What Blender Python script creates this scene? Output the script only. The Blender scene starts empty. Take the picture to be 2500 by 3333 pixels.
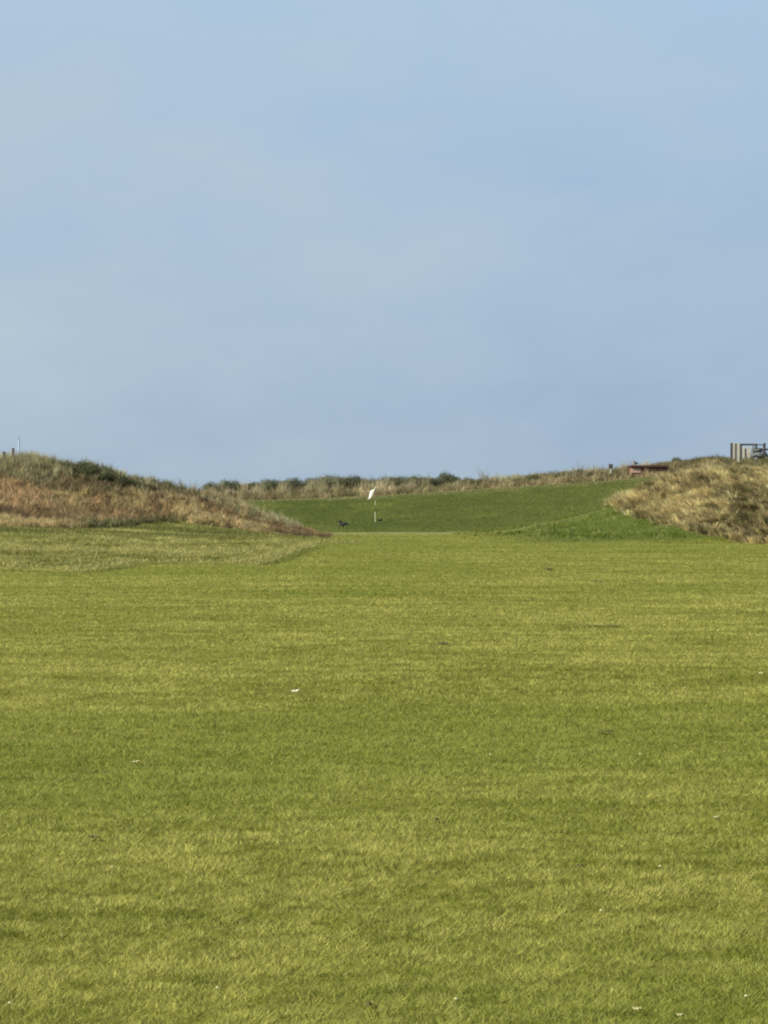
import bpy, bmesh, math
import numpy as np
from mathutils import Vector, Matrix
R = math.radians
rng = np.random.default_rng(11)
scene = bpy.context.scene
COL = scene.collection
F, CX, HY, CH = 9000.0, 1250.0, 1623.0, 1.6      # focal length in photo pixels, centre, horizon row, eye height

def wx(px, d): return (px - CX) / F * d
def wz(py, d): return CH - (py - HY) / F * d
def proj(X, Y, Z): return CX + X / Y * F, HY - (Z - CH) / Y * F

# ------------------------------------------------------------------ noise
def _hash(ix, iy, seed):
    n = (ix.astype(np.int64) * 374761393 + iy.astype(np.int64) * 668265263 + seed * 1442695041) & 0x7fffffff
    n = ((n ^ (n >> 13)) * 1274126177) & 0x7fffffff
    n = (n ^ (n >> 16)) & 0xffff
    return n / 65535.0
def vnoise(x, y, seed=0):
    x = np.asarray(x, float); y = np.asarray(y, float)
    ix = np.floor(x); iy = np.floor(y)
    fx = x - ix; fy = y - iy
    fx = fx * fx * (3 - 2 * fx); fy = fy * fy * (3 - 2 * fy)
    a = _hash(ix, iy, seed); b = _hash(ix + 1, iy, seed)
    c = _hash(ix, iy + 1, seed); d = _hash(ix + 1, iy + 1, seed)
    return (a * (1 - fx) + b * fx) * (1 - fy) + (c * (1 - fx) + d * fx) * fy
def fbm(x, y, seed=0, oct=3):
    s = 0; a = 1; t = 0
    for k in range(oct):
        s = s + a * vnoise(x * 2 ** k + 17.3 * k, y * 2 ** k - 9.1 * k, seed + k); t += a; a *= .5
    return s / t
def sm(t):
    t = np.clip(t, 0, 1); return t * t * (3 - 2 * t)

# ------------------------------------------------------------------ terrain
ROUGH = np.array([(-60, 60), (-20, 62), (-8.6, 62), (-6.6, 60.2), (-5.9, 66), (-4.6, 66.8), (-2.95, 66), (-2.76, 71), (-2.65, 81),
                  (-2.15, 95), (-0.6, 101), (-2.3, 108), (-2.5, 113), (-3.5, 126), (-60, 126)], float)
def sdist(X, Y, P):
    X = np.asarray(X, float); Y = np.asarray(Y, float)
    best = np.full(X.shape, 1e9); inside = np.zeros(X.shape, bool)
    n = len(P)
    for i in range(n):
        x0, y0 = P[i]; x1, y1 = P[(i + 1) % n]
        dx, dy = x1 - x0, y1 - y0
        t = np.clip(((X - x0) * dx + (Y - y0) * dy) / (dx * dx + dy * dy), 0, 1)
        d = np.hypot(X - x0 - t * dx, Y - y0 - t * dy)
        best = np.minimum(best, d)
        c = ((y0 > Y) != (y1 > Y)) & (X < (x1 - x0) * (Y - y0) / (y1 - y0 + 1e-12) + x0)
        inside ^= c
    return np.where(inside, best, -best)
LX = [-60, -25, -15.5, -14.3, -13.1, -12.1, -10.6, -8.6, -6.85, -5, -3.7, -2.5]
LZ = [2.5, 3.1, 2.98, 3.08, 2.75, 2.72, 2.28, 1.82, 1.40, .85, .45, 0.0]
FX = [-60, -15.5, -8.5, -4.2, -2.5]
FY = [90, 95, 101, 105.5, 110]
FZ = [1.2, .62, .33, .14, 0]
RX = [2.5, 4, 5.7, 7.5, 8.9, 9.6, 10.5, 11.5, 12.7, 14.3, 20, 60]
RZ = [0, .12, .36, .72, 1.12, 1.40, 1.75, 2.18, 2.52, 2.62, 2.6, 2.5]
TX = [-60, -15, -10.5, -1, 2.9, 8.6, 14.3, 25, 60]
TZ = [1.2, 1.35, 1.42, 1.70, 1.94, 2.33, 2.72, 3.7, 3.7]
GX = [-60, -13.3, -3.9, 3.1, 9.2, 13.3, 16.4, 18.4, 21.5, 25.5, 60]
GZ = [1.6, 1.65, 2.15, 2.2, 2.75, 3.15, 3.25, 3.6, 3.97, 4.07, 4.1]
def height(X, Y):
    X = np.asarray(X, float); Y = np.asarray(Y, float)
    near = np.exp(-np.maximum(np.hypot(X, Y - 3) - 30, 0) / 60)
    z = 0.07 * (fbm(X / 9, Y / 6, 3) - .5) + .02 * (fbm(X / 2.2, Y / 1.2, 5, 2) - .5) + (.030 * (fbm(X / 1.1, Y / .8, 6, 3) - .5) + .05 * (fbm(X / 3.5, Y / 2.2, 9, 2) - .5)) * (np.abs(X) < 60)
    # dip behind the green, bank, ridge
    T = np.interp(X, TX, TZ); G = np.interp(X, GX, GZ)
    zb = -.35 * sm((Y - 131.5) / 6) + (T + .35) * np.power(np.clip((Y - 141) / 31, 0, 1), 1.15)
    zb = np.where(Y > 172, T + (G - T) * sm((Y - 173.5) / 8), zb)
    zb = zb * (1 - .8 * sm((Y - 205) / 60))
    z = z + zb + .18 * (fbm(X / 3.1, Y / 4, 8) - .5) * sm((Y - 174) / 5) * sm((24 - X) / 1.5)
    # left rough and dune
    sd = sdist(X, Y, ROUGH)
    sd2 = sd + .35 * (fbm(X / 1.5, Y / 3, 31) - .5)
    fy = np.interp(X, FX, FY); fz = np.interp(X, FX, FZ)
    lip = .07 * sm(sd2 / .35) * (1 - sm((Y - 112) / 10))
    rise = np.clip((Y - 64) / (fy - 64), 0, 1) * fz * (1 - sm((Y - 112) / 14)) * sm(sd / 2)
    lz = np.interp(X, LX, LZ)
    t = (Y - fy) / np.maximum(112.5 - fy, .5)
    prof = np.where(Y < 112.5, np.power(sm(t * .5 + 0) * 2, 1.0) * (t > 0), 1 - sm((Y - 112.5) / 12))
    prof = np.clip(prof, 0, 1)
    dl = np.maximum(lz - fz * .9, 0) * prof * (X < -2.4)
    bl = .22 * (fbm(X / 2.3, Y / 2.3, 14) - .5) * np.clip(prof, 0, 1) * sm((-2.5 - X) / 3)
    z = z + lip + rise + dl + bl
    # right mound and dune
    rz = np.interp(X, RX, RZ) * (X > 2.5)
    t = (Y - 98.3) / 14.2
    pr = np.where(Y < 112.5, np.clip(t, 0, 1) ** .8 * (1 - .25 * np.clip(1 - t, 0, 1)), 1 - .75 * sm((Y - 114) / 16))
    pr = pr * (1 - sm((Y - 135) / 25))
    z = z + rz * pr + (.30 * (fbm(X / 1.9, Y / 1.9, 21) - .5)) * np.clip(pr, 0, 1) * sm((X - 9) / 2)
    far = sm((np.abs(X) - 60) / 100)
    z = z + far * 3 * (fbm(X / 45, Y / 45, 40) - .4)
    return z
# dune grass on the right mound: boundary by height along the mound
def right_dune_mask(X, Y):
    Z = height(X, Y)
    px, py = proj(X, np.maximum(Y, 1), Z)
    lim = np.interp(px, [1960, 1985, 2000, 2080, 2200, 2300, 2400, 2500, 2900], [1600, 1648, 1668, 1688, 1715, 1740, 1764, 1772, 1790])
    lim = lim + 22 * (fbm(X / .8, Y / .8, 61) - .5)
    return ((X > 9.2 + .5 * fbm(X / .4, Y / .9, 67)) & (Y > 97) & (Y < 128) & (py < lim) & (Y < 113)) | ((Y >= 113) & (Y < 128) & (X > 9.6))

# ------------------------------------------------------------------ materials
MAT = {}
def principled(name, col, rough=.8, scale=30, var=.25, bump=.0, metal=0, attr=False, trans=0, spec=.2, colscale=None):
    m = bpy.data.materials.new(name); m.use_nodes = True
    nt = m.node_tree; N = nt.nodes; L = nt.links
    b = N['Principled BSDF']; b.inputs['Roughness'].default_value = rough; b.inputs['Metallic'].default_value = metal
    b.inputs['Specular IOR Level'].default_value = spec
    tc = N.new('ShaderNodeTexCoord'); no = N.new('ShaderNodeTexNoise'); no.inputs['Scale'].default_value = scale; no.inputs['Detail'].default_value = 5
    L.new(tc.outputs['Object'], no.inputs['Vector'])
    mr = N.new('ShaderNodeMapRange'); mr.inputs['From Min'].default_value = .3; mr.inputs['From Max'].default_value = .7
    mr.inputs['To Min'].default_value = 1 - var; mr.inputs['To Max'].default_value = 1 + var
    L.new(no.outputs['Fac'], mr.inputs['Value'])
    mx = N.new('ShaderNodeVectorMath'); mx.operation = 'SCALE'
    if attr:
        at = N.new('ShaderNodeAttribute'); at.attribute_name = 'Col'; L.new(at.outputs['Color'], mx.inputs[0])
    else:
        mx.inputs[0].default_value = col
    L.new(mr.outputs['Result'], mx.inputs['Scale'])
    L.new(mx.outputs['Vector'], b.inputs['Base Color'])
    if bump:
        bp = N.new('ShaderNodeBump'); bp.inputs['Strength'].default_value = bump; bp.inputs['Distance'].default_value = .02
        L.new(no.outputs['Fac'], bp.inputs['Height']); L.new(bp.outputs['Normal'], b.inputs['Normal'])
    if trans:
        tr = N.new('ShaderNodeBsdfTranslucent'); L.new(mx.outputs['Vector'], tr.inputs['Color'])
        ms = N.new('ShaderNodeMixShader'); ms.inputs['Fac'].default_value = trans
        L.new(b.outputs[0], ms.inputs[1]); L.new(tr.outputs[0], ms.inputs[2])
        L.new(ms.outputs[0], N['Material Output'].inputs['Surface'])
    MAT[name] = m
    return m
principled('turf_soil', None, .95, 3.0, .22, .0, attr=True, spec=.05)
principled('blades', None, .7, 6.0, .15, attr=True, trans=.35, spec=.15)
principled('leaves', (.10, .112, .05), .6, 4.0, .35, trans=.25, spec=.15)
principled('leaves_pale', (.15, .155, .08), .6, 4.0, .35, trans=.25, spec=.15)
principled('bark', (.10, .075, .05), .9, 20, .3)
principled('white_paint', (.80, .80, .74), .5, 12, .06)
principled('flag_cloth', (.86, .86, .80), .8, 8, .04, trans=.35)
principled('cream_band', (.33, .37, .22), .6, 12, .08)
principled('green_paint', (.08, .10, .03), .6, 12, .1)
principled('dark_paint', (.05, .06, .04), .5, 12, .2)
principled('weathered_wood', (.16, .135, .10), .85, 14, .3, .3)
principled('dark_wood', (.085, .08, .075), .85, 14, .3, .3)
principled('pale_board', (.50, .49, .40), .8, 9, .12)
principled('brick_red', (.22, .12, .085), .9, 9, .3, .3)
principled('pink_stone', (.45, .31, .22), .9, 9, .15)
principled('dark_roof', (.10, .05, .04), .8, 9, .2)
principled('grey_body', (.11, .12, .12), .8, 5, .15)
principled('pale_body', (.34, .39, .37), .8, 5, .1)
principled('rubber', (.02, .02, .02), .8, 30, .2)
principled('steel', (.35, .36, .36), .45, 10, .1, metal=.6)
principled('feather', (.025, .028, .028), .6, 30, .3)
principled('beak', (.03, .03, .03), .4, 30, .2)
principled('mast_white', (.30, .37, .42), .6, 3, .04)
principled('dry_leaf', (.46, .43, .20), .7, 60, .2)
principled('pale_leaf', (.55, .54, .34), .7, 60, .1)
principled('petal', (.46, .46, .22), .7, 60, .1)
principled('soil', (.09, .085, .025), .95, 60, .3)

def tag(o, label=None, cat=None, group=None, kind=None):
    if label: o['label'] = label
    if cat: o['category'] = cat
    if group: o['group'] = group
    if kind: o['kind'] = kind
    return o
def link(o, parent=None):
    COL.objects.link(o)
    if parent is not None: o.parent = parent
    return o
def empty(name, loc, rz=0):
    o = bpy.data.objects.new(name, None); o.location = loc; o.rotation_euler = (0, 0, rz); o.empty_display_size = .3
    return link(o)

def np_mesh(name, V, sizes, loops, mat, col=None, smooth=False, parent=None):
    me = bpy.data.meshes.new(name)
    me.vertices.add(len(V)); me.vertices.foreach_set('co', np.ascontiguousarray(V, np.float32).ravel())
    me.loops.add(len(loops)); me.loops.foreach_set('vertex_index', np.ascontiguousarray(loops, np.int32))
    st = np.concatenate([[0], np.cumsum(sizes)[:-1]]).astype(np.int32)
    me.polygons.add(len(sizes)); me.polygons.foreach_set('loop_start', st)
    me.update(calc_edges=True)
    if smooth: me.polygons.foreach_set('use_smooth', np.ones(len(sizes), bool))
    if col is not None:
        a = me.attributes.new('Col', 'FLOAT_COLOR', 'POINT')
        c = np.ones((len(V), 4), np.float32); c[:, :3] = col
        a.data.foreach_set('color', c.ravel())
    me.materials.append(MAT[mat])
    return link(bpy.data.objects.new(name, me), parent)

def blades(name, P, h, w, lean, col, mat='blades', leandir=None, seg=2, parent=None, wind=None):
    """P (N,3) roots; h, w, lean (N,) lengths; curved tapering blades"""
    N = len(P); az = rng.uniform(0, 2 * np.pi, N)
    la = rng.uniform(0, 2 * np.pi, N) if leandir is None else leandir + rng.normal(0, .8, N)
    S = np.stack([np.cos(az), np.sin(az), np.zeros(N)], 1) * (w / 2)[:, None]
    D = np.stack([np.cos(la), np.sin(la), np.zeros(N)], 1)
    up = np.array([0, 0, 1.0])
    if seg == 1:
        V = np.stack([P - S, P + S, P + D * (h * lean)[:, None] + up * h[:, None]], 1).reshape(-1, 3)
        loops = np.arange(3 * N); sizes = np.full(N, 3); C = np.repeat(col, 3, 0)
    else:
        M = P + D * (h * lean * .3)[:, None] + up * (h * .6)[:, None]
        Tp = P + D * (h * lean)[:, None] + up * (h * (1 - .25 * lean))[:, None]
        V = np.stack([P - S, P + S, M + S * .75, M - S * .75, Tp], 1).reshape(-1, 3)
        b = (np.arange(N) * 5)[:, None]
        loops = (b + np.array([[0, 1, 2, 3, 3, 2, 4]])).ravel()
        sizes = np.tile([4, 3], N); C = np.repeat(col, 5, 0)
    return np_mesh(name, V, sizes, loops, mat, C, parent=parent)

def mixc(a, b, t): return np.asarray(a)[None, :] * (1 - t[:, None]) + np.asarray(b)[None, :] * t[:, None]
def jitter(c, amt):
    k = rng.normal(1, amt, len(c)); return np.clip(c * k[:, None] * (1 + rng.normal(0, amt * .10, c.shape)), .005, .95)

# ------------------------------------------------------------------ ground sheet
def axis(segs):
    out = []
    for a, b, s in segs: out += list(np.arange(a, b - 1e-6, s))
    return np.array(out + [segs[-1][1]])
gx = axis([(-1500, -300, 150), (-300, -60, 20), (-60, -22, 2), (-22, 32, .25), (32, 70, 2), (70, 310, 20), (310, 1510, 150)])
gy = axis([(-200, -20, 20), (-20, 4, 3), (4, 60, .16), (60, 215, .28), (215, 300, 5), (300, 1000, 50), (1000, 3000, 250)])
XX, YY = np.meshgrid(gx, gy)
ZZ = height(XX, YY)
def zone_colour(X, Y):
    X = X.ravel(); Y = Y.ravel(); n = fbm(X / 2.5, Y / 1.5, 77)
    c = mixc((.155, .16, .025), (.20, .195, .04), n)
    k = sm((Y - 122) / 4) * (1 - sm((Y - 133) / 1.5)); c = c * (1 - k[:, None]) + np.array((.17, .185, .06)) * k[:, None]
    k = sm((Y - 133) / 3); c = c * (1 - k[:, None]) + np.array((.075, .09, .02)) * k[:, None]
    k = sm((sdist(X, Y, ROUGH) + .1) / .3); c = c * (1 - k[:, None]) + np.array((.17, .17, .045)) * k[:, None]
    k = sm((Y - 98) / 2) * sm((X - 3) / 4) * (Y < 130); c = c * (1 - k[:, None]) + np.array((.08, .105, .02)) * k[:, None]
    k = (right_dune_mask(X, Y)).astype(float); c = c * (1 - k[:, None]) + np.array((.16, .13, .065)) * k[:, None]
    k = sm((Y - 173) / 1.5); c = c * (1 - k[:, None]) + np.array((.15, .13, .06)) * k[:, None]
    return c
ny, nx = XX.shape
idx = np.arange(ny * nx).reshape(ny, nx)
q = np.stack([idx[:-1, :-1], idx[:-1, 1:], idx[1:, 1:], idx[1:, :-1]], -1).reshape(-1, 4)
g = np_mesh('ground', np.stack([XX, YY, ZZ], -1).reshape(-1, 3), np.full(len(q), 4), q.ravel(), 'turf_soil', zone_colour(XX, YY), smooth=True)
tag(g, 'open golf links ground with mown fairway, banks and dunes', 'ground', kind='structure')

def on(X, Y, sink=.004): return np.stack([X, Y, height(X, Y) - sink], 1)

# ------------------------------------------------------------------ fairway grass
def wedge(n, d0, d1, p=0.0, hw=.19):
    """points in the wedge in front of the camera, count ~ 1/d in depth"""
    u = rng.uniform(0, 1, n); d = d0 * (d1 / d0) ** u
    return rng.uniform(-hw, hw, n) * d, d
X, Y = wedge(900000, 6.5, 136, hw=.175)
keep = ((sdist(X, Y, ROUGH) < 0.05) | ((Y > 92) & (Y < 112) & (X > -3.6) & (height(X, Y) < .25))) & ~((Y > 98.3) & (X > 4.5) & (height(X, Y) > .05 + .22 * rng.random(len(X)) * (X < 9)))
X, Y = X[keep], Y[keep]; d = Y
n1 = fbm(X / 2.6, Y / 1.6, 77); n2 = fbm(X / .45, Y / .35, 91, 2); n3 = fbm(X / 9, Y / 6, 101); n4 = fbm(X / .10, Y / .14, 133, 2); n5 = fbm(X / 1.1, Y / .5, 139, 2); n6 = vnoise(X / .028, Y / .05, 141)
nf = .55 + .45 * sm((d - 9) / 12)
t = np.clip((n1 - .5) * .9 * nf + (n2 - .5) * .8 * nf + (n5 - .5) * 1.0 * nf + (n4 - .5) * 1.2 * np.clip(25 / d, 0, 1) + (n6 - .5) * .9 * np.clip(14 / d, 0, 1) - .42 * sm((fbm(X / .55, Y / .22, 151, 2) - .60) / .12) + .54, 0, 1)
c = mixc((.19, .208, .029), (.43, .425, .108), t)
kf = .45 * sm((d - 55) / 50); c = c * (1 - kf[:, None]) + np.array((.245, .285, .06)) * kf[:, None]
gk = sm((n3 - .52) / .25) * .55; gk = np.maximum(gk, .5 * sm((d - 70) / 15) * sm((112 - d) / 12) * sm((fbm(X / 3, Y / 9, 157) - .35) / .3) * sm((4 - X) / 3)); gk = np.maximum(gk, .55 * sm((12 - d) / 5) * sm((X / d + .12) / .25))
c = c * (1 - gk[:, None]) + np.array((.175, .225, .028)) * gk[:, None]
k = sm((d - 119) / 5); c = c * (1 - k[:, None]) + np.array((.40, .44, .18)) * k[:, None]
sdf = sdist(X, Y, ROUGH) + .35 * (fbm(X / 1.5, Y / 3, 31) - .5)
k = .8 * sm((sdf + .55) / .2) * sm((94 - Y) / 6) * (sdf < .1); c = c * (1 - k[:, None]) + np.array((.10, .11, .022)) * k[:, None]  # dark strip along the rough lip: edge shade put into blade colour
c = jitter(c, .09)
dry = rng.uniform(0, 1, len(X)) < .015; c[dry] = np.array((.46, .43, .16))
sc = np.clip(d / 9, .8, 20)
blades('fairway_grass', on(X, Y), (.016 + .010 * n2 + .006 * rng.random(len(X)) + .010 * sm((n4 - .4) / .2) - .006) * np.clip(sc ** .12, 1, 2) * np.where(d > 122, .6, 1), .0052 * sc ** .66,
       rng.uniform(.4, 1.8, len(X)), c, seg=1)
tag(bpy.data.objects['fairway_grass'], 'short mown yellow-green fairway grass across the whole foreground', 'grass', kind='stuff')

# bank grass behind the green
n = 150000
X = rng.uniform(-24, 28, n); Y = rng.uniform(132, 174, n)
n1 = fbm(X / 4, Y / 5, 201); n2 = fbm(X / 1.2, Y / 2.0, 207, 2)
c = mixc((.10, .135, .024), (.24, .265, .05), np.clip((n1 - .5) * 1.9 + (n2 - .5) * 1.2 + .8 * (fbm(X / 12, Y / 7, 203) - .5) + .36 + .4 * sm((X - 1) / 12) + .15 * sm((146 - Y) / 8), 0, 1))
k = sm((Y - 169 + 2 * (n2 - .5)) / 2.2); c = c * (1 - k[:, None]) + np.array((.32, .30, .13)) * k[:, None]
blades('bank_grass', on(X, Y), rng.uniform(.04, .08, n), rng.uniform(.02, .04, n), rng.uniform(.2, 1.0, n), jitter(c, .1), seg=1)
tag(bpy.data.objects['bank_grass'], 'darker green grass on the bank rising behind the flag', 'grass', kind='stuff')

# mown green mound at the foot of the right dune
n = 130000
X = rng.uniform(3, 34, n); Y = rng.uniform(98.0, 131, n)
H = height(X, Y); keep = (~right_dune_mask(X, Y) | (rng.random(n) < .35)) & ((H > .03 + .22 * rng.random(len(X))) | (X > 9)); X, Y = X[keep], Y[keep]; n = len(X)
n1 = fbm(X / 1.6, Y / 1.6, 221); n2 = fbm(X / .5, Y / .6, 223, 2)
t = np.clip((n1 - .5) * 2 + (n2 - .5) + .45, 0, 1)
c = mixc((.09, .13, .015), (.18, .215, .035), t)
k = .85 * np.exp(-((Y - 112.8) / 1.5) ** 2) * sm((10 - X) / 2); c = c * (1 - k[:, None]) + np.array((.30, .31, .11)) * k[:, None]  # pale band on the mound crest: sunlit edge painted into the blades
k = .6 * (fbm(X / .9, Y / 1.2, 229) > .62); c = c * (1 - k[:, None]) + np.array((.30, .31, .11)) * k[:, None]
hh = np.where(fbm(X / .7, Y / .7, 233) > .6, .13, .05) * rng.uniform(.6, 1.3, n)
blades('mound_grass', on(X, Y), hh, rng.uniform(.015, .03, n), rng.uniform(.2, 1.2, n), jitter(c, .12))
tag(bpy.data.objects['mound_grass'], 'bright green grass on the low mound below the right dune', 'grass', kind='stuff')

# left semi-rough: pale, longer
n = 260000
Y = 58 + 56 * rng.random(n) ** 1.2; X = -rng.random(n) * .215 * Y + .3
fyv = np.interp(X, FX, FY)
sd = sdist(X, Y, ROUGH) + .35 * (fbm(X / 1.5, Y / 3, 31) - .5)
H = height(X, Y); pxx, pyy = proj(X, Y, H)
footl = np.interp(pxx, [0, 200, 340, 480, 580, 675, 800, 900, 1045], [1716, 1727, 1727, 1704, 1696, 1712, 1726, 1740, 1758])
keep = (sd > 0.02) & ((Y < fyv + .6) | ((pyy > footl) & (Y < 112))) & (rng.random(len(X)) < .35 + .65 * sm((106 - Y) / 10 + (-3.0 - X) / 2)); X, Y, sd, fyv = X[keep], Y[keep], sd[keep], fyv[keep]; n = len(X)
n1 = fbm(X / 2.6, Y / 4.5, 241); n2 = fbm(X / .6, Y / 1.2, 243, 2)
t = np.clip((n1 - .5) * 1.3 + (n2 - .5) * 1.4 + .8 * (fbm(X / .35, Y / .9, 249) - .5) + .60, 0, 1)
t = np.maximum(t, .9 * (sd < .5))
c = mixc((.19, .20, .045), (.42, .395, .135), t)
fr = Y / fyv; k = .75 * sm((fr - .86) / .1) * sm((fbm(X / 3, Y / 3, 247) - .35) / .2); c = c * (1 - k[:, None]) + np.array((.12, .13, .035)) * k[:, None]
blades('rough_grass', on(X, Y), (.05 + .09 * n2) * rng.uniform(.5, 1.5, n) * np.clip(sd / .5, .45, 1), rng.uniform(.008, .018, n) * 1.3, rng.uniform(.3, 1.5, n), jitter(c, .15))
tag(bpy.data.objects['rough_grass'], 'pale yellowish semi-rough grass with a raised edge below the left dune', 'grass', kind='stuff')

# ------------------------------------------------------------------ dune grass
def tufts(name, TXY, nb, hmean, hsd, spread, wid, colf, lean=(.3, 1.0), leandir=None, label='', cat='dune grass'):
    """many tussocks of long blades"""
    T = len(TXY); m = rng.integers(nb[0], nb[1], T); tid = np.repeat(np.arange(T), m); N = len(tid)
    th = np.clip(rng.normal(hmean, hsd, T), .12, 3)
    r = np.abs(rng.normal(0, spread, N)); a = rng.uniform(0, 6.283, N)
    X = TXY[tid, 0] + r * np.cos(a); Y = TXY[tid, 1] + r * np.sin(a)
    tc = colf(TXY[:, 0], TXY[:, 1]); tc = jitter(tc, .2)
    c = jitter(tc[tid], .16)
    tl = rng.uniform(0, 6.283, T) if leandir is None else leandir + rng.normal(0, .6, T)
    o = blades(name, on(X, Y, .02), th[tid] * rng.uniform(.55, 1.25, N), rng.uniform(wid[0], wid[1], N), rng.uniform(lean[0], lean[1], N), c, leandir=tl[tid])
    return tag(o, label, cat, kind='stuff')

def col_right(X, Y):
    Z = height(X, Y); px, py = proj(X, Y, Z); n = fbm(X / .9, Y / .9, 301)
    n9 = vnoise(X / .33, Y / .33, 305)
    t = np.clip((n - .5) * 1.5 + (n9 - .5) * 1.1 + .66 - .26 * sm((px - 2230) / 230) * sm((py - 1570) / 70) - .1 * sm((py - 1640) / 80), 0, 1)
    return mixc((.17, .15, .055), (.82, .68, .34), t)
n = 11500
X = rng.uniform(8, 34, n); Y = rng.uniform(97, 122, n); k = right_dune_mask(X, Y)
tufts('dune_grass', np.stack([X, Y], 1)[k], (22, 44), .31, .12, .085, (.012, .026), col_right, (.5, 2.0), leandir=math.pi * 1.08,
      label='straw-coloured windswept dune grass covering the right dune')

def col_left(X, Y):
    Z = height(X, Y); px, py = proj(X, Y, Z); n = fbm(X / 1.1, Y / 1.4, 311); n2 = fbm(X / .5, Y / .5, 317)
    crest = np.interp(px, [0, 100, 280, 400, 560, 700, 850, 950, 1045], [1500, 1495, 1520, 1555, 1592, 1630, 1680, 1715, 1755])
    foot = np.interp(px, [0, 350, 700, 900, 1045], [1715, 1728, 1722, 1742, 1757])
    t = np.clip((py - crest) / np.maximum(foot - crest, 5), 0, 1.2) + .12 * (n - .5)
    straw = mixc((.20, .18, .09), (.40, .36, .20), n2); green = mixc((.075, .085, .035), (.15, .15, .065), n2)
    red = mixc((.25, .175, .085), (.50, .36, .18), n2); tan = mixc((.34, .27, .12), (.64, .51, .26), n2); brown = mixc((.17, .13, .07), (.32, .24, .13), n2)
    c = brown.copy()
    def put(c, d, k): return c * (1 - k[:, None]) + d * k[:, None]
    w = 14 * (n - .5)
    py = py + w
    D = np.interp(px, [150, 230, 400, 500, 560, 660], [1500, 1566, 1590, 1598, 1600, 1622])
    B = np.interp(px, [-200, 0, 100, 200, 290], [1540, 1562, 1582, 1602, 1624]); Bw = np.interp(px, [-200, 0, 200, 300, 310], [22, 20, 12, 5, 0])
    foot = np.interp(px, [0, 200, 340, 480, 580, 675, 800, 900, 1045], [1716, 1727, 1727, 1704, 1696, 1712, 1726, 1740, 1758])
    c = put(c, straw, sm((B - py) / 10) * sm((210 - px) / 60))
    c = put(c, green, sm((D - py) / 8) * sm((px - 140) / 60) * sm((680 - px) / 80))
    below = sm((py - B) / 10) * sm((330 - px) / 60) + sm((py - D - 22) / 22) * sm((px - 250) / 60); below = np.clip(below, 0, 1)
    c = put(c, red, below * (.45 + .5 * (n2 > .4)))
    c = put(c, red * .8, sm((px - 640) / 120) * .8)
    c = put(c, mixc((.44, .30, .15), (.68, .49, .28), n2), sm((py - B - 12) / 10) * sm((260 - px) / 160) * sm((1670 - py) / 20) * .75)
    c = put(c, tan, ((n > .55) & (px < 900)) * sm((py - 1600) / 20) * .85)
    c = put(c, tan, sm((py - foot + 30) / 10) * sm((px - 520) / 60) * sm((880 - px) / 80) * .8)
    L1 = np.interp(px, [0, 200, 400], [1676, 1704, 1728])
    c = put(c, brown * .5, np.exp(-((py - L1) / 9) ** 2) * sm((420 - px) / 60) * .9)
    c = put(c, tan, sm((py - L1 - 12) / 6) * sm((330 - px) / 60) * .9)
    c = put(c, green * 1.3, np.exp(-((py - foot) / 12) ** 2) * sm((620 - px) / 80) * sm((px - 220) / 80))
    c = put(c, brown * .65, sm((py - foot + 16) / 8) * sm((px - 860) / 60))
    return c
n = 20000
X = -rng.random(n) * 24 - 2.3; Y = rng.uniform(90, 119, n); fy = np.interp(X, FX, FY); k = (Y > fy + .1)
pxx, pyy = proj(X, Y, height(X, Y)); k &= ~((pyy > np.interp(pxx, [0, 200, 340, 480, 580, 675, 800, 900, 1045], [1716, 1727, 1727, 1704, 1696, 1712, 1726, 1740, 1758]) + 8 * (rng.random(len(X)) - .5)) & (Y < 112))
# leave the very tip short
tuft_xy = np.stack([X, Y], 1)[k]
big = tuft_xy[tuft_xy[:, 0] < -5.5]; small = tuft_xy[tuft_xy[:, 0] >= -5.5]
tufts('heath_grass', big, (14, 26), .28, .11, .10, (.012, .026), col_left, (.2, 1.2), label='mixed rusty brown, straw and olive grass covering the left dune')
tufts('low_heath_grass', small, (12, 22), .15, .04, .12, (.010, .020), col_left, (.2, .9), label='short rusty brown grass on the low tapering end of the left dune')
# straw tussocks along the crest of the left dune
X = np.concatenate([rng.uniform(-16.5, -12.9, 420), rng.uniform(-12.9, -3.4, 330)]); Y = 112.3 + rng.normal(0, 1.0, len(X))
tufts('crest_grass', np.stack([X, Y], 1), (12, 24), .40, .12, .12, (.008, .018), lambda X, Y: mixc((.27, .26, .12), (.56, .51, .30), fbm(X, Y, 331)), (.2, 1.0),
      label='pale wispy grass along the crest of the left dune')

# far ridge grass
def col_ridge(X, Y):
    n = fbm(X / 1.5, Y / 3, 341); c = mixc((.20, .17, .08), (.46, .39, .21), np.clip((n - .5) * 2 + .55, 0, 1))
    g = .7 * (fbm(X / 2.2, Y / 3, 347) > .58); return c * (1 - g[:, None]) + np.array((.13, .13, .05)) * g[:, None]
n = 9000
X = rng.uniform(-26, 38, n); Y = 174.5 + 14 * rng.random(n); k = ((X < 22.6) & ~((X > -15) & (X < 3.5) & (Y > 179) & (rng.random(n) < .6))) | ((rng.random(n) < .25) & (Y < 181)); X = X[k]; Y = Y[k]
tufts('ridge_grass', np.stack([X, Y], 1), (12, 20), .36, .12, .18, (.018, .035), col_ridge, (.2, .9), label='straw-coloured rough grass along the far ridge behind the bank')
# taller pale marram clumps in front of the shrubs, centre left
X = np.concatenate([rng.uniform(-15, 3.0, 105), rng.uniform(3, 9, 20), rng.uniform(11, 17, 18)]); Y = rng.uniform(177, 181.5, len(X))
tufts('marram_grass', np.stack([X, Y], 1), (30, 60), .72, .24, .22, (.018, .032), lambda X, Y: mixc((.30, .27, .15), (.50, .44, .27), fbm(X, Y, 351)), (.1, .55),
      label='tall pale marram grass clumps in front of the far shrubs')

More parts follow.
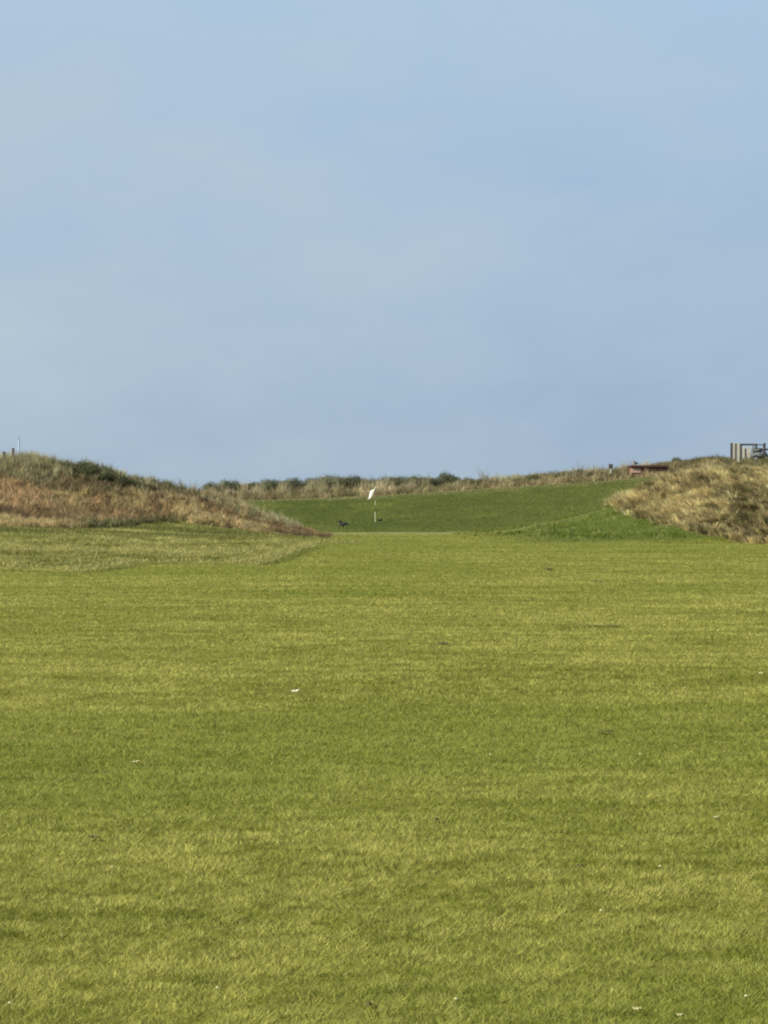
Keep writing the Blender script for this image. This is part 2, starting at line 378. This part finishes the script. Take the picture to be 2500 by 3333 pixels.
# ------------------------------------------------------------------ shrubs
def shrub_meshes(seed, mat):
    r = np.random.default_rng(seed)
    lobes = [(r.uniform(-.45, .45), r.uniform(-.4, .4), r.uniform(.35, .75), r.uniform(.28, .5)) for _ in range(8)]
    V = []; 
    for k in range(2600):
        lx, ly, lz, lr = lobes[r.integers(0, len(lobes))]
        v = r.normal(0, 1, 3); v /= np.linalg.norm(v); rad = lr * r.uniform(.55, 1.08)
        p = np.array([lx, ly, lz]) + v * rad * np.array([1.1, 1.0, .8])
        if p[2] < 0.02: continue
        a = r.normal(0, 1, 3); a /= np.linalg.norm(a); b = np.cross(a, v); b /= np.linalg.norm(b) + 1e-6
        s = r.uniform(.022, .05); V += [p - a * s, p - b * s * .5, p + a * s, p + b * s * .5]
    V = np.array(V); n = len(V) // 4
    crown = np_mesh('crown', V, np.full(n, 4), np.arange(4 * n), mat)
    bm = bmesh.new()
    for k in range(6):
        a = k * 1.05 + r.uniform(-.3, .3); d = Vector((math.cos(a) * .45, math.sin(a) * .45, .75)); L = d.length
        m = d.to_track_quat('Z', 'Y').to_matrix().to_4x4(); m.translation = d * .5 - Vector((0, 0, .05))
        bmesh.ops.create_cone(bm, segments=6, radius1=.04, radius2=.012, depth=L, matrix=m)
    me = bpy.data.meshes.new('stem'); bm.to_mesh(me); bm.free(); me.materials.append(MAT['bark'])
    stem = bpy.data.objects.new('stem', me); link(stem)
    return crown, stem
protos = [shrub_meshes(s, m) for s, m in ((1, 'leaves'), (2, 'leaves'), (3, 'leaves_pale'))]
first = [True] * 3
def shrub(x, y, s, h, kind, label, group, sink=.08):
    t = empty('shrub', (x, y, float(height(x, y)) - sink), rng.uniform(0, 6.28)); t.scale = (s, s, h)
    tag(t, label, 'shrub', group)
    for o in protos[kind]:
        if first[kind]: o.parent = t
        else:
            c = o.copy(); link(c, t)
    first[kind] = False
    return t
gl = 'dark shrubs along the crest of the left dune'
for px, d, s, h in ((215, 112, .6, .5), (255, 111.5, .75, .62), (300, 111, .8, .7), (345, 110.8, .8, .66), (390, 110.8, .7, .6), (435, 111.2, .62, .5),
                    (480, 111.5, .6, .42), (525, 111.6, .5, .38), (565, 111.8, .45, .32), (325, 109.3, .7, .42), (375, 109.2, .6, .38)):
    shrub(wx(px, d), d, s, h, rng.integers(0, 2), 'dark green shrub low on the crest of the left dune', gl, .12)
gr = 'dark shrubs along the far ridge'
for px in list(range(690, 1500, 30)):
    d = 183 + rng.uniform(-2.5, 2); s = rng.uniform(.9, 1.6)
    shrub(wx(px + rng.uniform(-10, 10), d), d, s, rng.uniform(.8, 1.22), rng.integers(0, 3), 'grey-green shrub in the thicket on the far ridge behind the flag', gr)
gm = 'small shrubs along the ridge above the bank'
for px in (1525, 1560, 1610, 1650, 1672, 1700, 1735, 1770, 1800, 1832, 1862, 1890, 1925, 1960, 2010):
    d = 179 + rng.uniform(-1.5, 1.5); s = rng.uniform(.4, .75)
    shrub(wx(px, d), d, s, s * rng.uniform(.8, 1.1), rng.integers(0, 3), 'small dark green shrub among straw grass on the rising ridge right of the flag', gm)
gb = 'low shrubs behind the right dune'
for px in range(2150, 2380, 28):
    d = 190 + rng.uniform(-1.5, 1.5); s = rng.uniform(.55, .8)
    shrub(wx(px, d), d, s, s * .62, rng.integers(0, 2), 'low green shrub showing just over the top of the right dune', gb)
d = 186; shrub(wx(2202, d), d, .55, .75, 0, 'taller round green shrub above the right dune, right of the brick shelter', gb)
d = 181; shrub(wx(2037, d), d, .42, .72, 0, 'small round shrub between the capped post and the brick shelter', gm)

# ------------------------------------------------------------------ modelling helpers
class MB:
    def __init__(s): s.bm = bmesh.new()
    def box(s, c, d, bev=.0, rot=None):
        b = bmesh.new(); bmesh.ops.create_cube(b, size=1)
        bmesh.ops.scale(b, vec=d, verts=b.verts)
        if bev: bmesh.ops.bevel(b, geom=b.edges[:], offset=bev, segments=2, affect='EDGES')
        if rot is not None: bmesh.ops.rotate(b, verts=b.verts, matrix=rot)
        bmesh.ops.translate(b, vec=c, verts=b.verts)
        me = bpy.data.meshes.new('t'); b.to_mesh(me); b.free(); s.bm.from_mesh(me); bpy.data.meshes.remove(me); return s
    def cyl(s, a, b, r1, r2=None, seg=14):
        a = Vector(a); b = Vector(b); d = b - a; m = d.to_track_quat('Z', 'Y').to_matrix().to_4x4(); m.translation = (a + b) / 2
        bmesh.ops.create_cone(s.bm, cap_ends=True, segments=seg, radius1=r1, radius2=r1 if r2 is None else r2, depth=d.length, matrix=m); return s
    def ball(s, c, d, rot=None, u=16, v=10):
        m = Matrix.Translation(c) @ ((rot or Matrix.Identity(3)).to_4x4()) @ Matrix.Diagonal((d[0], d[1], d[2], 1))
        bmesh.ops.create_uvsphere(s.bm, u_segments=u, v_segments=v, radius=.5, matrix=m); return s
    def build(s, name, mat, parent=None, smooth=False):
        me = bpy.data.meshes.new(name); s.bm.to_mesh(me); s.bm.free(); me.materials.append(MAT[mat])
        if smooth:
            for p in me.polygons: p.use_smooth = True
        return link(bpy.data.objects.new(name, me), parent)
def hz(x, y): return float(height(x, y))

# ------------------------------------------------------------------ flagstick
d = 131.0; x = wx(1222, d); z0 = hz(x, d)
t = tag(empty('golf_flagstick', (x, d, z0)), 'golf flagstick with a limp white flag standing on the green', 'golf flag')
topz = wz(1588, d) - z0
MB().cyl((0, 0, -.05), (0, 0, .50), .022).build('pole_base', 'green_paint', t)
MB().cyl((0, 0, .50), (0, 0, .98), .032, .030).build('pole_band', 'cream_band', t)
MB().cyl((0, 0, .98), (0, 0, 1.30), .020, .018).build('pole_section', 'green_paint', t)
MB().cyl((0, 0, 1.30), (0, 0, 1.52), .026, .024).build('pole_band', 'cream_band', t)
MB().cyl((0, 0, 1.52), (0, 0, topz), .018, .014).build('pole_section', 'weathered_wood', t)
MB().ball((0, 0, topz), (.06, .06, .07)).build('finial', 'white_paint', t)
# drooping cloth: grid attached to the pole at its right edge, hanging to lower left with folds
nu, nv = 14, 16; V = []; Q = []
for i in range(nu + 1):
    u = i / nu
    for j in range(nv + 1):
        v = j / nv
        X_ = -.02 - .23 * u - .19 * v * (1 - .25 * u)
        Z_ = topz - .04 - .43 * v - .12 * u ** 1.1
        Y_ = .045 * math.sin(u * 9 + v * 2.5) * (.3 + u)
        V.append((X_ - .3 * Y_, -X_ * .7 + Y_ * .4, Z_))
for i in range(nu):
    for j in range(nv):
        a = i * (nv + 1) + j; Q.append((a, a + 1, a + nv + 2, a + nv + 1))
me = bpy.data.meshes.new('flag'); me.from_pydata(V, [], Q); me.materials.append(MAT['flag_cloth'])
for p in me.polygons: p.use_smooth = True
fo = link(bpy.data.objects.new('flag', me), t); so = fo.modifiers.new('s', 'SOLIDIFY'); so.thickness = .004

# ------------------------------------------------------------------ birds
def bird(px, d, s, face, label, z=None, upright=0):
    x = wx(px, d); t = tag(empty('bird', (x, d, hz(x, d) if z is None else z), face), label, 'bird'); t.scale = (s, s, s)
    rt = Matrix.Rotation(R(-14 - upright), 3, 'Y')
    b = MB(); b.ball((0, 0, .20), (.36, .17, .17), Matrix.Rotation(R(-12 - upright), 3, 'Y').transposed())
    b.ball((.13, 0, .27 + upright * .0008), (.14, .10, .17)); b.ball((.165, 0, .345 + upright * .001), (.125, .095, .095))
    o = b.build('body', 'feather', t, True)
    rm = o.modifiers.new('r', 'REMESH'); rm.mode = 'VOXEL'; rm.voxel_size = .012; rm.use_smooth_shade = True
    MB().cyl((.21, 0, .342), (.29, 0, .325), .02, .003, 8).build('beak', 'beak', t, True)
    MB().box((-.235, 0, .155), (.22, .075, .018), .005, Matrix.Rotation(R(-6), 3, 'Y').transposed()).build('tail', 'feather', t)
    for sy in (-1, 1):
        MB().ball((-.05, sy * .075, .205), (.34, .035, .12), Matrix.Rotation(R(-14), 3, 'Y').transposed()).build('wing', 'feather', t, True)
        l = MB(); l.cyl((.0, sy * .035, -.02), (.0, sy * .035, .14), .009, .014, 8)
        for a in (-.5, 0, .5): l.cyl((0, sy * .035, .006), (.055 * math.cos(a), sy * .035 + .055 * math.sin(a), .004), .005, .004, 6)
        l.cyl((0, sy * .035, .006), (-.035, sy * .035, .004), .005, .004, 6); l.build('leg', 'beak', t)
    return t
bird(1118, 148, 1.15, math.pi, 'black bird with raised head standing on the dark green bank left of the flagstick')
bird(1237, 152, .62, .2, 'smaller black bird on the bank just right of the flagstick')

# ------------------------------------------------------------------ left dune posts and mast
for px, top, d, lab in ((14, 1472, 111.5, 'short dark wooden post on the left dune, nearest the photo edge'),
                        (43, 1461, 112, 'taller dark wooden post on the left dune, right of the shorter one')):
    x = wx(px, d); z0 = hz(x, d); h = wz(top, d) - z0
    t = tag(empty('fence_post', (x, d, z0)), lab, 'post', 'fence posts on the left dune')
    MB().box((0, 0, h / 2 - .1), (.10, .10, h + .2), .012).build('post', 'weathered_wood', t)
    MB().box((0, 0, h + .012), (.12, .12, .03), .008).build('cap', 'weathered_wood', t)
d = 420; x = wx(62, d); zt = wz(1412, d); zb = hz(x, d)
t = tag(empty('mast', (x, d, zb)), 'slim pale mast far behind the left dune', 'mast')
MB().cyl((0, 0, -.3), (0, 0, zt - zb - 1.0), .20, .12).build('pole', 'mast_white', t, True)
MB().cyl((0, 0, zt - zb - 1.0), (0, 0, zt - zb), .06, .03).build('tip', 'mast_white', t, True)
MB().cyl((0, 0, -.1), (0, 0, .25), .4, .35).build('base_plate', 'steel', t)

# ------------------------------------------------------------------ capped marker post by the shelter
d = 178.0; x = wx(1988, d); z0 = hz(x, d); h = wz(1510, d) - z0
t = tag(empty('marker_post', (x, d, z0)), 'pale post with a dark square cap left of the brick shelter', 'post')
MB().box((0, 0, (h - .22) / 2 - .1), (.11, .09, h - .02), .01).build('post', 'pale_board', t)
MB().box((0, 0, h - .14), (.26, .2, .28), .03).build('cap', 'dark_wood', t)

# ------------------------------------------------------------------ brick shelter
d = 176.0; xa, xb = wx(2054, d), wx(2172, d); z0 = wz(1585, d); zt = wz(1519, d); W = xb - xa; H = zt - z0
t = tag(empty('brick_shelter', (xa, d, z0)), 'low red-brown brick shelter with a dark flat roof, half hidden by the right dune', 'shelter')
MB().box((W / 2, .9, H / 2 - .4), (W - .1, 1.7, H + .7)).build('wall', 'brick_red', t)
MB().box((W / 2, .85, H + .03), (W + .12, 2.0, .13), .02).build('roof', 'dark_roof', t)
MB().box((.32, .03, H - .24), (.60, .08, .30), .01).build('stone_panel', 'pink_stone', t)
for q in (1.05, 1.9): MB().box((q, .03, H / 2 - .1), (.14, .09, H + .1), .01).build('pier', 'pink_stone' if q < 1.5 else 'brick_red', t)
MB().box((W / 2, .01, H - .06), (W - .1, .1, .07), .01).build('fascia', 'dark_roof', t)
bird(2070, 176.5, .66, math.pi * .9, 'small black bird perched on the roof of the brick shelter', z=zt + .09, upright=40)

# ------------------------------------------------------------------ timber screen on the skyline, right
d = 185.3; k = d / F; x0 = wx(2377, d); zg = wz(1503, d)
t = tag(empty('timber_fence', (x0, d, zg)), 'timber fence of dark posts and whitish boards on the skyline at right', 'fence')
def fp(px0, px1, py0, py1, y, th, mat, nm, bev=.006):
    a, b = wx(px0, d) - x0, wx(px1, d) - x0; c, e = wz(py1, d) - zg, wz(py0, d) - zg
    return MB().box(((a + b) / 2, y, (c + e) / 2), (b - a, th, e - c), bev).build(nm, mat, t)
fp(2377.5, 2385, 1442, 1520, 0, .14, 'dark_wood', 'post')
fp(2392, 2398.5, 1443, 1520, 0, .14, 'weathered_wood', 'post')
fp(2408, 2415, 1444, 1520, 0, .14, 'dark_wood', 'post')
fp(2424.5, 2430, 1460, 1520, .01, .10, 'weathered_wood', 'post')
fp(2459, 2465, 1444, 1520, 0, .13, 'dark_wood', 'post')
fp(2485, 2492, 1442, 1520, 0, .13, 'dark_wood', 'post')
fp(2516, 2523, 1442, 1520, 0, .13, 'dark_wood', 'post')
fp(2385.5, 2391.5, 1442, 1508, -.055, .03, 'pale_board', 'board')
fp(2399, 2407.5, 1442, 1508, -.055, .03, 'pale_board', 'board')
fp(2415.5, 2424, 1455, 1506, -.055, .03, 'pale_board', 'board')
fp(2430.5, 2444, 1455, 1506, -.055, .03, 'pale_board', 'board')
fp(2415.3, 2458.7, 1444, 1450, 0, .09, 'dark_wood', 'top_rail')
fp(2416, 2424.3, 1478, 1484, 0, .08, 'weathered_wood', 'middle_rail')
fp(2430.2, 2445, 1476, 1483, 0, .08, 'weathered_wood', 'middle_rail')
fp(2465.3, 2484.7, 1460, 1466, 0, .07, 'dark_wood', 'top_rail')
fp(2492.3, 2515.7, 1460, 1466, 0, .07, 'dark_wood', 'top_rail')

# utility cart parked just in front of the fence
d2 = 184.6; x1 = wx(2443, d2); zg2 = hz(x1 + 1, d2) - .02
t = tag(empty('utility_cart', (x1, d2, zg2)), 'small dark grey utility cart parked in front of the timber fence at the right edge', 'cart')
MB().box((.55, 0, .46), (1.06, .95, .46), .08).build('body', 'grey_body', t, True)
MB().box((.46, 0, .82), (.66, .85, .30), .08).build('seat_back', 'grey_body', t, True)
MB().box((1.75, 0, .62), (1.0, .95, .26), .04).build('cargo_bed', 'pale_body', t)
MB().box((1.75, 0, .34), (1.0, .8, .22), .03).build('chassis', 'grey_body', t)
MB().box((.62, -.3, .17), (.62, .3, .10), .02).build('skid_plate', 'rubber', t)
f = MB()
for yy in (-.4, .4):
    f.cyl((.12, yy, .6), (.22, yy, 1.18), .025); f.cyl((.95, yy, .6), (.90, yy, 1.18), .025); f.cyl((.22, yy, 1.18), (.90, yy, 1.18), .025)
f.cyl((.22, -.4, 1.18), (.22, .4, 1.18), .025); f.cyl((.90, -.4, 1.18), (.90, .4, 1.18), .025)
f.build('roll_frame', 'dark_wood', t)
for px_ in (.26, 1.02, 1.9):
    for yy in (-.5, .5):
        w = MB(); w.cyl((px_, yy - .09, .24), (px_, yy + .09, .24), .24, seg=24)
        wo = w.build('wheel', 'rubber', t); w2 = MB(); w2.cyl((px_, yy - .10, .24), (px_, yy + .10, .24), .13, seg=20); w2.build('rim', 'steel', wo)

# ------------------------------------------------------------------ small things lying on the fairway
def ground_d(py): return CH * F / (py - HY)
def leaf(px, py, L, W, mat, label, rz, name='fallen_leaf', cat='leaf', group=None):
    d = ground_d(py); x = wx(px, d); z = hz(x, d) + .024 * max(1, (d / 9) ** .12)
    V = []; n = 9; m = 5; Q = []
    for i in range(n):
        u = i / (n - 1) * 2 - 1; wd = W * (1 - abs(u) ** 2.2) + .0008
        for j in range(m):
            v = j / (m - 1) * 2 - 1
            V.append((u * L / 2, v * wd / 2, .18 * L * (1 - abs(v)) * -1 * .3 + .10 * L * u * u + .004 * math.sin(9 * u + 4 * v)))
    for i in range(n - 1):
        for j in range(m - 1): a = i * m + j; Q.append((a, a + 1, a + m + 1, a + m))
    me = bpy.data.meshes.new(name); me.from_pydata(V, [], Q); me.materials.append(MAT[mat])
    for p in me.polygons: p.use_smooth = True
    o = link(bpy.data.objects.new(name, me)); o.location = (x, d, z); o.rotation_euler = (R(12), R(-6), rz)
    s = o.modifiers.new('s', 'SOLIDIFY'); s.thickness = .0015
    return tag(o, label, cat, group)
leaf(960, 2262, .085, .05, 'pale_leaf', 'whitish fallen leaf lying alone on the fairway left of centre', .1)
leaf(2075, 3300, .034, .010, 'dry_leaf', 'pale dry leaf at the bottom of the photo, right of centre', -.7)
leaf(2215, 3322, .022, .007, 'dry_leaf', 'thin dry leaf at the bottom edge, right of the paler one', -.4)
leaf(2330, 2664, .035, .014, 'dry_leaf', 'pale leaf fleck on the right of the fairway', .1)
leaf(2475, 2210, .06, .03, 'dry_leaf', 'pale leaf at the right edge of the fairway', .2)
leaf(440, 2482, .06, .016, 'dry_leaf', 'thin straw-coloured leaf on the left of the fairway', .1)
def daisy(px, py, s):
    d = ground_d(py); x = wx(px, d); t = tag(empty('clover_flower', (x, d, hz(x, d))), 'tiny pale clover flower in the short fairway grass', 'flower', 'tiny pale flowers in the fairway')
    b = MB(); b.ball((0, 0, .027), (s, s, s * .7), u=10, v=6)
    for k in range(8):
        a = k * math.pi / 4; b.ball((math.cos(a) * s * .5, math.sin(a) * s * .5, .025), (s * .5, s * .3, s * .3), Matrix.Rotation(a, 3, 'Z'), u=6, v=4)
    b.build('head', 'petal', t, True); MB().cyl((0, 0, 0), (0, 0, .025), .0012, seg=6).build('stem', 'leaves', t)
for px, py, s in ((2150, 2842, .012), (1597, 2460, .014), (1958, 3001 - 20, .012), (708, 3220, .011), (1485, 3266, .011),
                  (32, 3255, .012), (365, 2838, .012), (2430, 3260, .011), (2085, 2455, .014), (2230, 2250, .016)):
    daisy(px, py, s)
def divot(px, py, L, W, label):
    d = ground_d(py); x = wx(px, d); b = bmesh.new(); z = hz(x, d) + .018 * max(1, (d / 9) ** .15)
    n = 18; ring = []
    for r_, zz in ((1, .0), (.75, .008), (.35, .004)):
        row = []
        for k in range(n):
            a = k / n * 6.283; q = r_ * (1 + .25 * math.sin(3 * a + px) + .12 * math.sin(5 * a + py))
            row.append(b.verts.new((math.cos(a) * L / 2 * q, math.sin(a) * W / 2 * q, zz)))
        ring.append(row)
    c = b.verts.new((0, 0, .002))
    for i in range(2):
        for k in range(n): b.faces.new((ring[i][k], ring[i][(k + 1) % n], ring[i + 1][(k + 1) % n], ring[i + 1][k]))
    for k in range(n): b.faces.new((ring[2][k], ring[2][(k + 1) % n], c))
    me = bpy.data.meshes.new('divot'); b.to_mesh(me); b.free(); me.materials.append(MAT['soil'])
    o = link(bpy.data.objects.new('divot', me)); o.location = (x, d, z)
    tag(o, label, 'divot', 'dark divots in the fairway')
divot(1440, 2107, .12, .32, 'dark divot near the middle of the fairway')
divot(1785, 1857, .20, .55, 'farthest dark divot, small, below the green mound')
divot(1945, 1893, .18, .4, 'small dark divot right of the farthest one')
divot(1965, 2038, .50, .22, 'long thin dark divot right of centre on the fairway')
divot(1968, 2383, .12, .07, 'thin dark divot low on the right half of the fairway')
divot(1200, 3270, .022, .045, 'small dark hole at the bottom of the photo, centre')
divot(1420, 2668, .026, .06, 'small dark hole in the middle foreground')
divot(305, 2738, .06, .06, 'dark scuffed hole on the left foreground')
divot(1890, 2838, .03, .04, 'faint dark divot in the right foreground')

# ------------------------------------------------------------------ sun, sky, camera
EXPO = .45
SUN_EL, SUN_AZ = R(33), R(-112)           # azimuth measured from +Y, negative to the left
sd = Vector((math.sin(SUN_AZ) * math.cos(SUN_EL), math.cos(SUN_AZ) * math.cos(SUN_EL), math.sin(SUN_EL)))
ld = bpy.data.lights.new('sun', 'SUN'); ld.energy = 4.8; ld.angle = R(.8); ld.color = (1, .94, .82)
lo = link(bpy.data.objects.new('sun', ld)); lo.rotation_euler = (-sd).to_track_quat('-Z', 'Y').to_euler(); lo.location = (-50, 20, 60)
w = bpy.data.worlds.new('World'); scene.world = w; w.use_nodes = True
nt = w.node_tree; N = nt.nodes; L = nt.links; bg = N['Background']
K = 2 ** -EXPO
sky = N.new('ShaderNodeTexSky'); sky.sky_type = 'NISHITA'; sky.sun_disc = False; sky.sun_elevation = SUN_EL; sky.sun_rotation = SUN_AZ
sky.air_density = 1.2; sky.dust_density = 1.5
tc = N.new('ShaderNodeTexCoord'); sp = N.new('ShaderNodeSeparateXYZ'); L.new(tc.outputs['Generated'], sp.inputs[0])
cr = N.new('ShaderNodeValToRGB'); L.new(sp.outputs['Z'], cr.inputs[0])
e = cr.color_ramp.elements; e[0].position = 0.0; e[0].color = (.335, .44, .565, 1); e[1].position = .20; e[1].color = (.415, .578, .77, 1)
m_ = cr.color_ramp.elements.new(.06); m_.color = (.352, .476, .63, 1); m_ = cr.color_ramp.elements.new(.12); m_.color = (.37, .512, .70, 1)
mp = N.new('ShaderNodeMapping'); mp.inputs['Scale'].default_value = (1, 1, 2.2); mp.inputs['Rotation'].default_value = (0, R(20), 0); L.new(tc.outputs['Generated'], mp.inputs['Vector'])
no = N.new('ShaderNodeTexNoise'); no.inputs['Scale'].default_value = 9; no.inputs['Detail'].default_value = 6; no.inputs['Roughness'].default_value = .55; L.new(mp.outputs[0], no.inputs['Vector'])
mr = N.new('ShaderNodeMapRange'); mr.inputs['From Min'].default_value = .35; mr.inputs['From Max'].default_value = .7; mr.inputs['To Min'].default_value = 0; mr.inputs['To Max'].default_value = .55
L.new(no.outputs['Fac'], mr.inputs['Value'])
# thin veil brighter to the left, towards the sun
mx2 = N.new('ShaderNodeMapRange'); mx2.inputs['From Min'].default_value = .10; mx2.inputs['From Max'].default_value = -.16; mx2.inputs['To Min'].default_value = 0; mx2.inputs['To Max'].default_value = .50
L.new(sp.outputs['X'], mx2.inputs['Value'])
ad = N.new('ShaderNodeMath'); ad.operation = 'ADD'; ad.use_clamp = True; L.new(mr.outputs[0], ad.inputs[0]); L.new(mx2.outputs[0], ad.inputs[1])
cm = N.new('ShaderNodeMix'); cm.data_type = 'RGBA'; L.new(ad.outputs[0], cm.inputs[0]); L.new(cr.outputs['Color'], cm.inputs[6]); cm.inputs[7].default_value = (.46, .575, .67, 1)
# haze layer low in the sky over the physical sky
sc_ = N.new('ShaderNodeVectorMath'); sc_.operation = 'SCALE'; sc_.inputs['Scale'].default_value = .10; L.new(sky.outputs['Color'], sc_.inputs[0])
fm = N.new('ShaderNodeMapRange'); fm.inputs['From Min'].default_value = .22; fm.inputs['From Max'].default_value = .45; fm.inputs['To Min'].default_value = 0; fm.inputs['To Max'].default_value = 1
L.new(sp.outputs['Z'], fm.inputs['Value'])
fx = N.new('ShaderNodeMix'); fx.data_type = 'RGBA'; L.new(fm.outputs[0], fx.inputs[0])
ks = N.new('ShaderNodeVectorMath'); ks.operation = 'SCALE'; ks.inputs['Scale'].default_value = K; L.new(cm.outputs[2], ks.inputs[0]); L.new(ks.outputs[0], fx.inputs[6]); L.new(sc_.outputs[0], fx.inputs[7])
L.new(fx.outputs[2], bg.inputs['Color']); bg.inputs['Strength'].default_value = 1.0

cd = bpy.data.cameras.new('camera'); cam = link(bpy.data.objects.new('camera', cd)); scene.camera = cam
cd.sensor_fit = 'VERTICAL'; cd.sensor_height = 24; cd.lens = 24 * F / 3333; cd.clip_end = 8000; cd.clip_start = .1
cam.location = (0, 0, CH); cam.rotation_euler = (R(90) - math.atan((3333 / 2 - HY) / F), 0, 0)
scene.render.engine = 'CYCLES'
scene.view_settings.view_transform = 'Standard'; scene.view_settings.look = 'None'; scene.view_settings.exposure = EXPO; scene.view_settings.gamma = 1
scene.cycles.filter_width = 2.0
